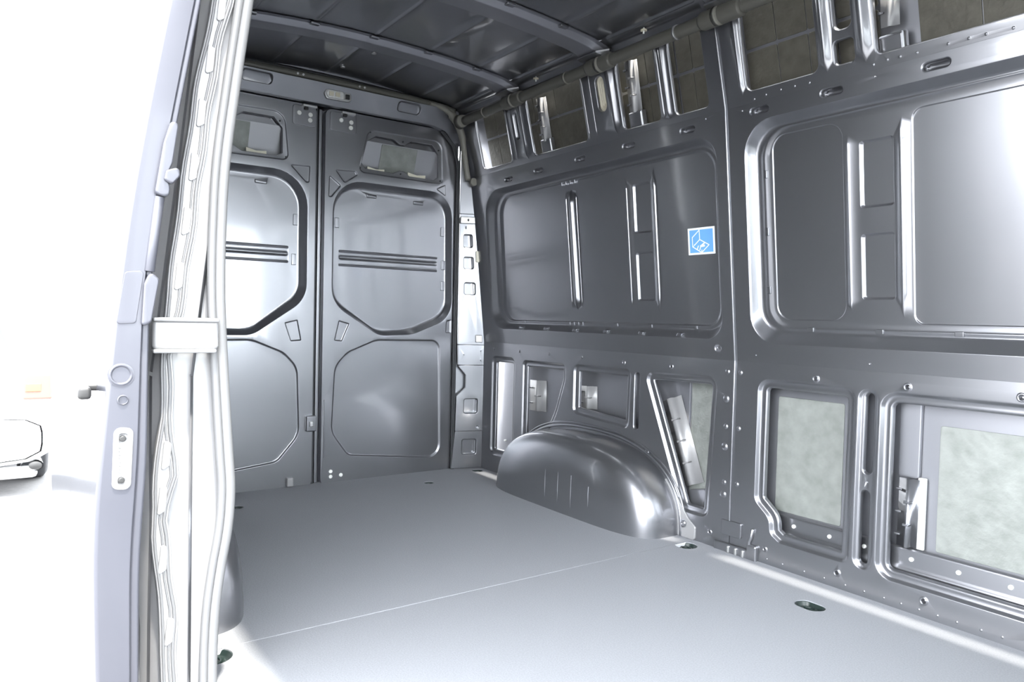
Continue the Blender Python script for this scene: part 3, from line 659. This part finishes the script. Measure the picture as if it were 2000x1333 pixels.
solid('border', rr(-.0625, .0625, -.049, .049, .001, 2), -.0006, .0006, stf, STWHITE, ST, .0002)
solid('field', rr(-.0545, .0545, -.0418, .0418, .001, 2), -.0010, -.0004, stf, BLUE, ST, .0001)
def stroke(pts, wd=.0034):
    V = []; F = []
    for i in range(len(pts) - 1):
        a, b = Vector(pts[i]), Vector(pts[i + 1]); t = (b - a).normalized(); nn = Vector((-t.y, t.x)) * wd / 2; a = a - t * wd * .4; b = b + t * wd * .4
        k = len(V); V += [stf(*(a + nn), -.0014), stf(*(b + nn), -.0014), stf(*(b - nn), -.0014), stf(*(a - nn), -.0014)]; F.append([k, k + 1, k + 2, k + 3])
    return obj('line_drawing', V, F, STWHITE, ST, wn=False, smooth=False)
def su(px, py): return ((px - 785) / 810 * .1165, (650 - py) / 720 * .0905)
stroke([su(735, 330), su(500, 530), su(500, 800), su(790, 985), su(1035, 775), su(740, 605), su(735, 330)])
stroke([su(740, 605), su(560, 760)]); stroke([su(560, 760), su(520, 800)], .002)
for a, b in (((690, 790), (650, 870)), ((765, 800), (735, 900)), ((590, 735), (560, 750))): stroke([su(*a), su(*b)], .004)
stroke([su(765, 800), su(880, 790)], .007); stroke([su(800, 770), su(880, 720)], .005); stroke([su(800, 910), su(790, 950)], .003)

# ================================================================== NEAR SIDE: wall behind the sliding door opening
NEAR = empty('wall_right', kind='structure', label='near side wall and pale door post beside the sliding door opening', cat='wall')
XP = 1.75
def nfn(fn): return mir(fn)
nlow = [Ft(rr(.128, .343, .09, .612, .04), BEAD, True), Ft(rr(.80, 1.17, .37, .612, .035), BEAD, True), Ft(rr(1.28, 1.60, .10, .612, .045), BEAD, True)]
sheet('inner_panel', [(.06, -.02), (XP, -.02), (XP, .68), (.06, .68)], nlow, nfn(LOW), PAINT, NEAR, rim=.006)
sheet('inner_panel', [(.06, .6805), (XP, .6805), (XP, 1.54), (.06, 1.54)], [Ft(oA, rings3(oA, iA, STEPS), True, strip_feats(1.148, 1.303, 0))], nfn(MID), PAINT, NEAR, rim=.006)
sheet('inner_panel', [(.06, 1.5405), (XP, 1.5405), (XP, 1.86), (.06, 1.86)], [Ft(rr(.165, .98, 1.565, 1.83, .02), LIP), Ft(rr(1.05, 1.65, 1.565, 1.83, .02), LIP)], nfn(UPP), PAINT, NEAR, rim=.006)
sheet('opening_header', [(XP, 1.72), (3.6, 1.72), (3.6, 1.86), (XP, 1.86)], [], nfn(UPP), PAINT, NEAR, rim=.03)
sheet('front_post', [(3.30, -.02), (3.6, -.02), (3.6, 1.72), (3.30, 1.72)], [], lambda u, v, d: (u, 1.8 - yw(v) - d, v), PAINT, NEAR, rim=.06)
for fn, z0, z1 in ((LOW, -.25, .68), (MID, .68, 1.54), (UPP, 1.54, 1.95)):
    sheet('outer_skin', [(-.08, z0), (XP - .01, z0), (XP - .01, z1), (-.08, z1)], [], nfn(shift(fn, .075)), SKIN, NEAR)
    sheet('outer_skin', [(3.32, z0), (3.75, z0), (3.75, z1), (3.32, z1)], [], nfn(shift(fn, .075)), SKIN, NEAR)
# door post face (faces the opening)
def yn(z): return 1.8 - yw(max(z, 0))
SEAL_Z = (.03, .17, .275, .369, .443, .651, .822, .955, 1.114, 1.286, 1.465, 1.60, 1.72, 1.80)
SEAL_Y = (.051, .053, .066, .081, .084, .070, .060, .059, .065, .086, .110, .135, .170, .205)
FR_Z = (.0, .193, .396, .477, .55, .717, .80, .924, 1.133, 1.344, 1.454, 1.72)
FR_Y = (-.028, -.028, -.049, -.028, -.036, -.042, -.023, -.006, .017, .045, .069, .12)
FL_Z = (.0, .157, .359, .461, .594, .717, .80, 1.0, 1.25, 1.454, 1.72)
FL_Y = (-.056, -.056, -.074, -.075, -.060, -.058, -.055, -.035, -.005, .032, .08)
zz = [-.12 + i * .04 for i in range(49)]
def ribbon(name, fa, fb, m, parent, k=5):
    """surface between two edge curves fa(z), fb(z) returning (x, y)"""
    V = []; F = []
    for z in zz:
        a, b = Vector(fa(z)), Vector(fb(z))
        for i in range(k + 1): p = a.lerp(b, i / k); V.append((p.x, p.y, z))
    for i in range(len(zz) - 1):
        for j in range(k): q = i * (k + 1) + j; F.append([q, q + 1, q + k + 2, q + k + 1])
    return obj(name, V, F, m, parent, wn=False)
ribbon('post_face', lambda z: (XP - .012, lerp(z, FR_Z, FR_Y) - .015), lambda z: (XP - .012, lerp(z, SEAL_Z, SEAL_Y) - .008), JAMB, NEAR)
ribbon('post_return', lambda z: (XP - .012, lerp(z, SEAL_Z, SEAL_Y) - .008), lambda z: (XP - .14, max(yn(z) + .004, lerp(z, SEAL_Z, SEAL_Y) - .03)), PAINT, NEAR)
ribbon('post_edge', lambda z: (XP - .012, lerp(z, FR_Z, FR_Y) - .010), lambda z: (XP - .06, lerp(z, FL_Z, FL_Y) - .030), JAMB, NEAR)
# wavy folded flange
zf = [.0 + i * .03 for i in range(58)]
fl_loop = [Vector((lerp(z, FR_Z, FR_Y) + .002 * math.sin(z * 40), z)) for z in zf] + [Vector((lerp(z, FL_Z, FL_Y) + .0015 * math.sin(z * 33), z)) for z in zf[::-1]]
fl_loop = ccw(fl_loop)
ff = lambda u, v, d: (XP + .004 - d, u, v)
sheet('flange', fl_loop, [], ff, JAMB, NEAR, rim=.014)
for off, r in ((.006, .0035), (.014, .0022)):
    tube('flange_bead', [(XP + .005, lerp(z, FR_Z, FR_Y) - off + .002 * math.sin(z * 40), z) for z in zf], r, RUBBER, NEAR, 8)
tube('flange_bead', [(XP + .005, lerp(z, FL_Z, FL_Y) + .004 + .0015 * math.sin(z * 33), z) for z in zf], .003, RUBBER, NEAR, 8)
for z in (.16, .31, .43, .52, .88, .99, 1.10, 1.21, 1.32, 1.43):
    y = (lerp(z, FR_Z, FR_Y) + lerp(z, FL_Z, FL_Y)) / 2
    solid('flange_tab', fillet([(y - .010, z - .03), (y + .006, z - .02), (y + .010, z + .026), (y - .004, z + .034)], .004, 3), -.004, .0, ff, JAMB, NEAR, .0015)
# double-bead weather strip
SEALT = empty('trim_1', (XP, .07, .0), kind='structure', label='pale grey double-bead rubber seal along the sliding door opening', cat='seal')
zs = [-.12 + i * .04 for i in range(49)]
S0 = Vector((XP, .07, 0))
sp_r = spline([Vector((XP + .002, lerp(z, SEAL_Z, SEAL_Y) - .011, z)) - S0 for z in zs[::2]], 4)
sp_l = spline([Vector((XP + .006, lerp(z, SEAL_Z, SEAL_Y) - .028, z)) - S0 for z in zs[::2]], 4)
sp_m = spline([Vector((XP - .004, lerp(z, SEAL_Z, SEAL_Y) - .020, z)) - S0 for z in zs[::2]], 4)
tube('bead', sp_r, .0115, RUBBER, SEALT, 16); tube('bead', sp_l, .0085, RUBBER, SEALT, 14); tube('web', sp_m, .008, RUBBER, SEALT, 10)
# guide rail bracket crossing the post
GB = empty('guide_bracket', (XP + .02, -.02, .765), label='pale horizontal guide bracket across the door post at mid height', cat='bracket')
box('bar', (-.01, -.062, -.030), (.014, .062, .030), JAMB, GB, .008)
box('lip', (-.004, -.062, .026), (.024, .060, .034), JAMB, GB, .003); box('lip', (-.004, -.062, -.036), (.024, .055, -.028), JAMB, GB, .003)
# ================================================================== SLIDING DOOR (open, seen on its front edge)
SD = empty('door_3', (1.85, -.14, 0), kind='structure', label='open sliding door seen on its lavender grey front edge', cat='door')
DO = Vector((1.85, -.14, 0))
OZ = (-.15, .136, .355, .466, .632, .78, .909, 1.049, 1.20, 1.384, 1.78); OY = (-.172, -.181, -.186, -.183, -.169, -.157, -.144, -.126, -.102, -.070, .004)
IZ = (-.15, .117, .342, .533, .723, .856, 1.027, 1.173, 1.399, 1.78); IY = (-.109, -.109, -.109, -.097, -.0965, -.094, -.075, -.049, -.011, .056)
zd = [-.15 + i * .04 for i in range(49)]
def sm(z, X, Y): return (lerp(z - .05, X, Y) + lerp(z, X, Y) * 2 + lerp(z + .05, X, Y)) / 4
def strip(name, cols, m, parent, off):
    V = []; F = []; k = len(cols)
    for z in zd:
        for c in cols: x, y = c(z); V.append(Vector((x, y, z)) - off)
    for i in range(len(zd) - 1):
        for j in range(k - 1): q = i * k + j; F.append([q, q + 1, q + k + 1, q + k])
    return obj(name, V, F, m, parent)
yo = lambda z: sm(z, OZ, OY); yi = lambda z: sm(z, IZ, IY)
strip('outer_panel', [lambda z: (1.30, yo(z)), lambda z: (1.836, yo(z))], OUTP, SD, DO)
wd_ = lambda z, f: yo(z) + (yi(z) - yo(z)) * f
strip('edge_panel', [lambda z: (1.836, yo(z)), lambda z: (1.848, yo(z) + .0008), lambda z: (1.8525, yo(z) + .004), lambda z: (1.853, yo(z) + .007), lambda z: (1.853, wd_(z, .74)), lambda z: (1.851, wd_(z, .77)), lambda z: (1.845, wd_(z, .79)), lambda z: (1.843, wd_(z, .84)),
      lambda z: (1.846, wd_(z, .92)), lambda z: (1.843, wd_(z, .98)), lambda z: (1.835, yi(z)), lambda z: (1.80, yi(z) + .001)], DOORP, SD, DO)
strip('outer_panel', [lambda z: (.45, yo(z)), lambda z: (1.31, yo(z))], OUTP, SD, DO)
strip('inner_panel', [lambda z: (.45, yi(z) - .02), lambda z: (1.77, yi(z) - .02), lambda z: (1.80, yi(z) + .001)], SKIN, SD, DO)
def ef(u, v, d): return Vector((1.8535 - d, u, v)) - DO
def ering(c, r, d): # round pressed hole
    sheet('edge_hole', circ(c[0], c[1], r, 24), [Ft(circ(c[0], c[1], r * .86, 24), [(r * .1, -.002), (r * .22, .002), (r * .3, d)])], shift(ef, -.0008), DOORP, SD)
ering((-.1435, .694), .022, .010); ering((-.140, .648), .010, .006)
pl = sheet('contact_plate', fillet([(-.156, .487), (-.128, .484), (-.124, .594), (-.153, .597)], .010, 5), [Ft(fillet([(-.151, .492), (-.132, .490), (-.129, .589), (-.149, .591)], .007, 4), [(.002, -.002), (.004, .003)])], shift(ef, -.003), JAMB, SD, rim=.005)
for u, z in ((-.1405, .578), (-.1425, .502)): solid('bolt', circ(u, z, .0055, 12), -.007, .0, ef, BLACKP, pl, .0015)
for k in range(8): solid('contact_stud', stad(-.1405, .518 + k * .0065, .011, .005, 4), -.005, .002, ef, WHITEP, pl, .001)
solid('edge_patch', fillet([(-.1525, .786), (-.120, .788), (-.107, .885), (-.1385, .881)], .006, 4), -.0012, .001, ef, DOORP, SD, .001)
ct = solid('catch', fillet([(-.092, 1.026), (-.068, 1.020), (-.066, 1.04), (-.072, 1.06), (-.062, 1.085), (-.052, 1.16), (-.066, 1.162), (-.078, 1.12)], .008, 4), -.012, .004, ef, DOORP, SD, .003)
solid('catch_knob', fillet([(-.078, 1.052), (-.064, 1.044), (-.050, 1.062), (-.052, 1.078), (-.074, 1.070)], .006, 4), -.018, -.008, ef, DOORP, ct, .003)
tube('edge_rod', [Vector((1.850, -.082, 1.022)) - DO, Vector((1.850, -.098, .884)) - DO], .0095, DOORP, SD, 12)
solid('edge_cap', fillet([(-.112, .78), (-.095, .79), (-.082, .87), (-.098, .885), (-.108, .86)], .008, 4), -.008, .004, ef, DOORP, SD, .003)
hd = box('door_handle', tuple(Vector((1.66, -.207, .645)) - DO), tuple(Vector((1.80, -.185, .668)) - DO), BLACKP, SD, .006)
box('handle_foot', tuple(Vector((1.66, -.19, .65)) - DO), tuple(Vector((1.69, -.160, .663)) - DO), BLACKP, hd, .004)

# ================================================================== FRONT BULKHEAD (behind the camera side)
BH = empty('wall_front', kind='structure', label='plain dark bulkhead between cab and load space, with an unseen window added for light', cat='wall')
sheet('bulkhead_panel', [(-.0, -.02), (1.80, -.02), (1.80, 1.60), (1.62, 1.90), (.18, 1.90), (.0, 1.60)], [Ft(rr(.12, 1.68, .50, 1.60, .10), LIP, False), Ft(rr(.25, 1.55, .10, .42, .06), SMALL)], lambda u, v, d: (3.6 + d, u, v), PAINT, BH)

solid('added_window_pane', rr(.11, 1.69, .49, 1.61, .10), -.004, .004, lambda u, v, d: (3.61 + d, u, v), CLEAR, BH, .001)  # unseen window added to bring daylight onto the rear doors

# ================================================================== OUTSIDE: ground and the white car behind
GZ = -.62
gr = obj('ground', [(-40, -40, GZ), (40, -40, GZ), (40, 40, GZ), (-40, 40, GZ)], [[0, 1, 2, 3]], ASPH, None, wn=False, smooth=False, kind='structure', label='pale sunlit paved ground outside the van', cat='ground')
CAR = empty('car', (-3.2, -.88, GZ), label='overexposed white car parked behind the van at the left edge', cat='car')
# body: cross-sections along its length (local x: 0 rear bumper, negative to its front), width 1.76, height 1.5
secs = [(.035, .27, .60, .80), (.030, .255, .615, .83), (.0, .235, .64, .86), (-.12, .20, .93, .87), (-.25, .18, 1.02, .88), (-1.0, .18, 1.02, .88), (-2.6, .18, .98, .88), (-3.9, .20, .80, .86), (-4.15, .30, .62, .78)]
V = []; F = []; NR = 24
for x, z0, z1, hw in secs:
    zc, hz = (z0 + z1) / 2, (z1 - z0) / 2
    for k in range(NR):
        a = 2 * math.pi * k / NR; c, s = math.cos(a), math.sin(a); kk = (abs(c) ** 5 + abs(s) ** 5) ** (-.2)
        V.append((x, hw * kk * c, zc + hz * kk * s))
for i in range(len(secs) - 1):
    for k in range(NR): F.append([i * NR + k, i * NR + (k + 1) % NR, (i + 1) * NR + (k + 1) % NR, (i + 1) * NR + k])
F.append(list(range(NR))); F.append([(len(secs) - 1) * NR + k for k in range(NR)][::-1])
obj('body', V, F, CARW, CAR)
V = []; F = []
for x, z, hw in ((-.18, 1.0, .80), (-.55, 1.44, .60), (-1.9, 1.46, .60), (-2.75, .97, .78)):
    V += [(x, -hw, z), (x, hw, z)]
V += [(-.18, -.80, .95), (-.18, .80, .95), (-2.75, -.78, .93), (-2.75, .78, .93)]
F = [[0, 1, 3, 2], [2, 3, 5, 4], [4, 5, 7, 6], [0, 2, 4, 6, 10, 8], [1, 9, 11, 7, 5, 3], [8, 9, 1, 0]]
obj('cabin', V, F, CARW, CAR, smooth=False)
obj('rear_window', [(-.20, -.62, 1.05), (-.20, .62, 1.05), (-.50, .50, 1.39), (-.50, -.50, 1.39)], [[0, 1, 2, 3]], GLASSD, CAR, wn=False, smooth=False).location = (.012, 0, .01)
for sy in (1, -1):
    l = box('tail_lamp', (-.10, min(sy * .68, sy * .875), .725), (.012, max(sy * .68, sy * .875), .925), RED, CAR, .02)
    box('turn_lens', (.008, min(sy * .70, sy * .80), .79), (.018, max(sy * .70, sy * .80), .85), AMBER, l, .004)
    box('reflector', (.004, min(sy * .62, sy * .78), .44), (.022, max(sy * .62, sy * .78), .46), RED, CAR, .003)
    e = tube('exhaust_tip', [(-.20, sy * .745, .235), (.035, sy * .745, .235)], [.046, .048], CHROME, CAR, 20, cap=False, flat=1.5)
    tube('exhaust_bore', [(-.05, sy * .765, .232), (.030, sy * .765, .232)], .030, BLACKP, e, 18, flat=1.4)
    for xw in (-.75, -3.25):
        wv = tube('wheel', [(xw, sy * .66, .32), (xw, sy * .70, .32), (xw, sy * .84, .32), (xw, sy * .87, .32)], [.29, .32, .32, .28], DARKRUB, CAR, 28)
        tube('hub', [(xw, sy * .85, .32), (xw, sy * .885, .32)], [.20, .17], CHROME, wv, 20)
box('bumper_lip', (-.10, -.78, .13), (-.02, .78, .22), CARW, CAR, .03)
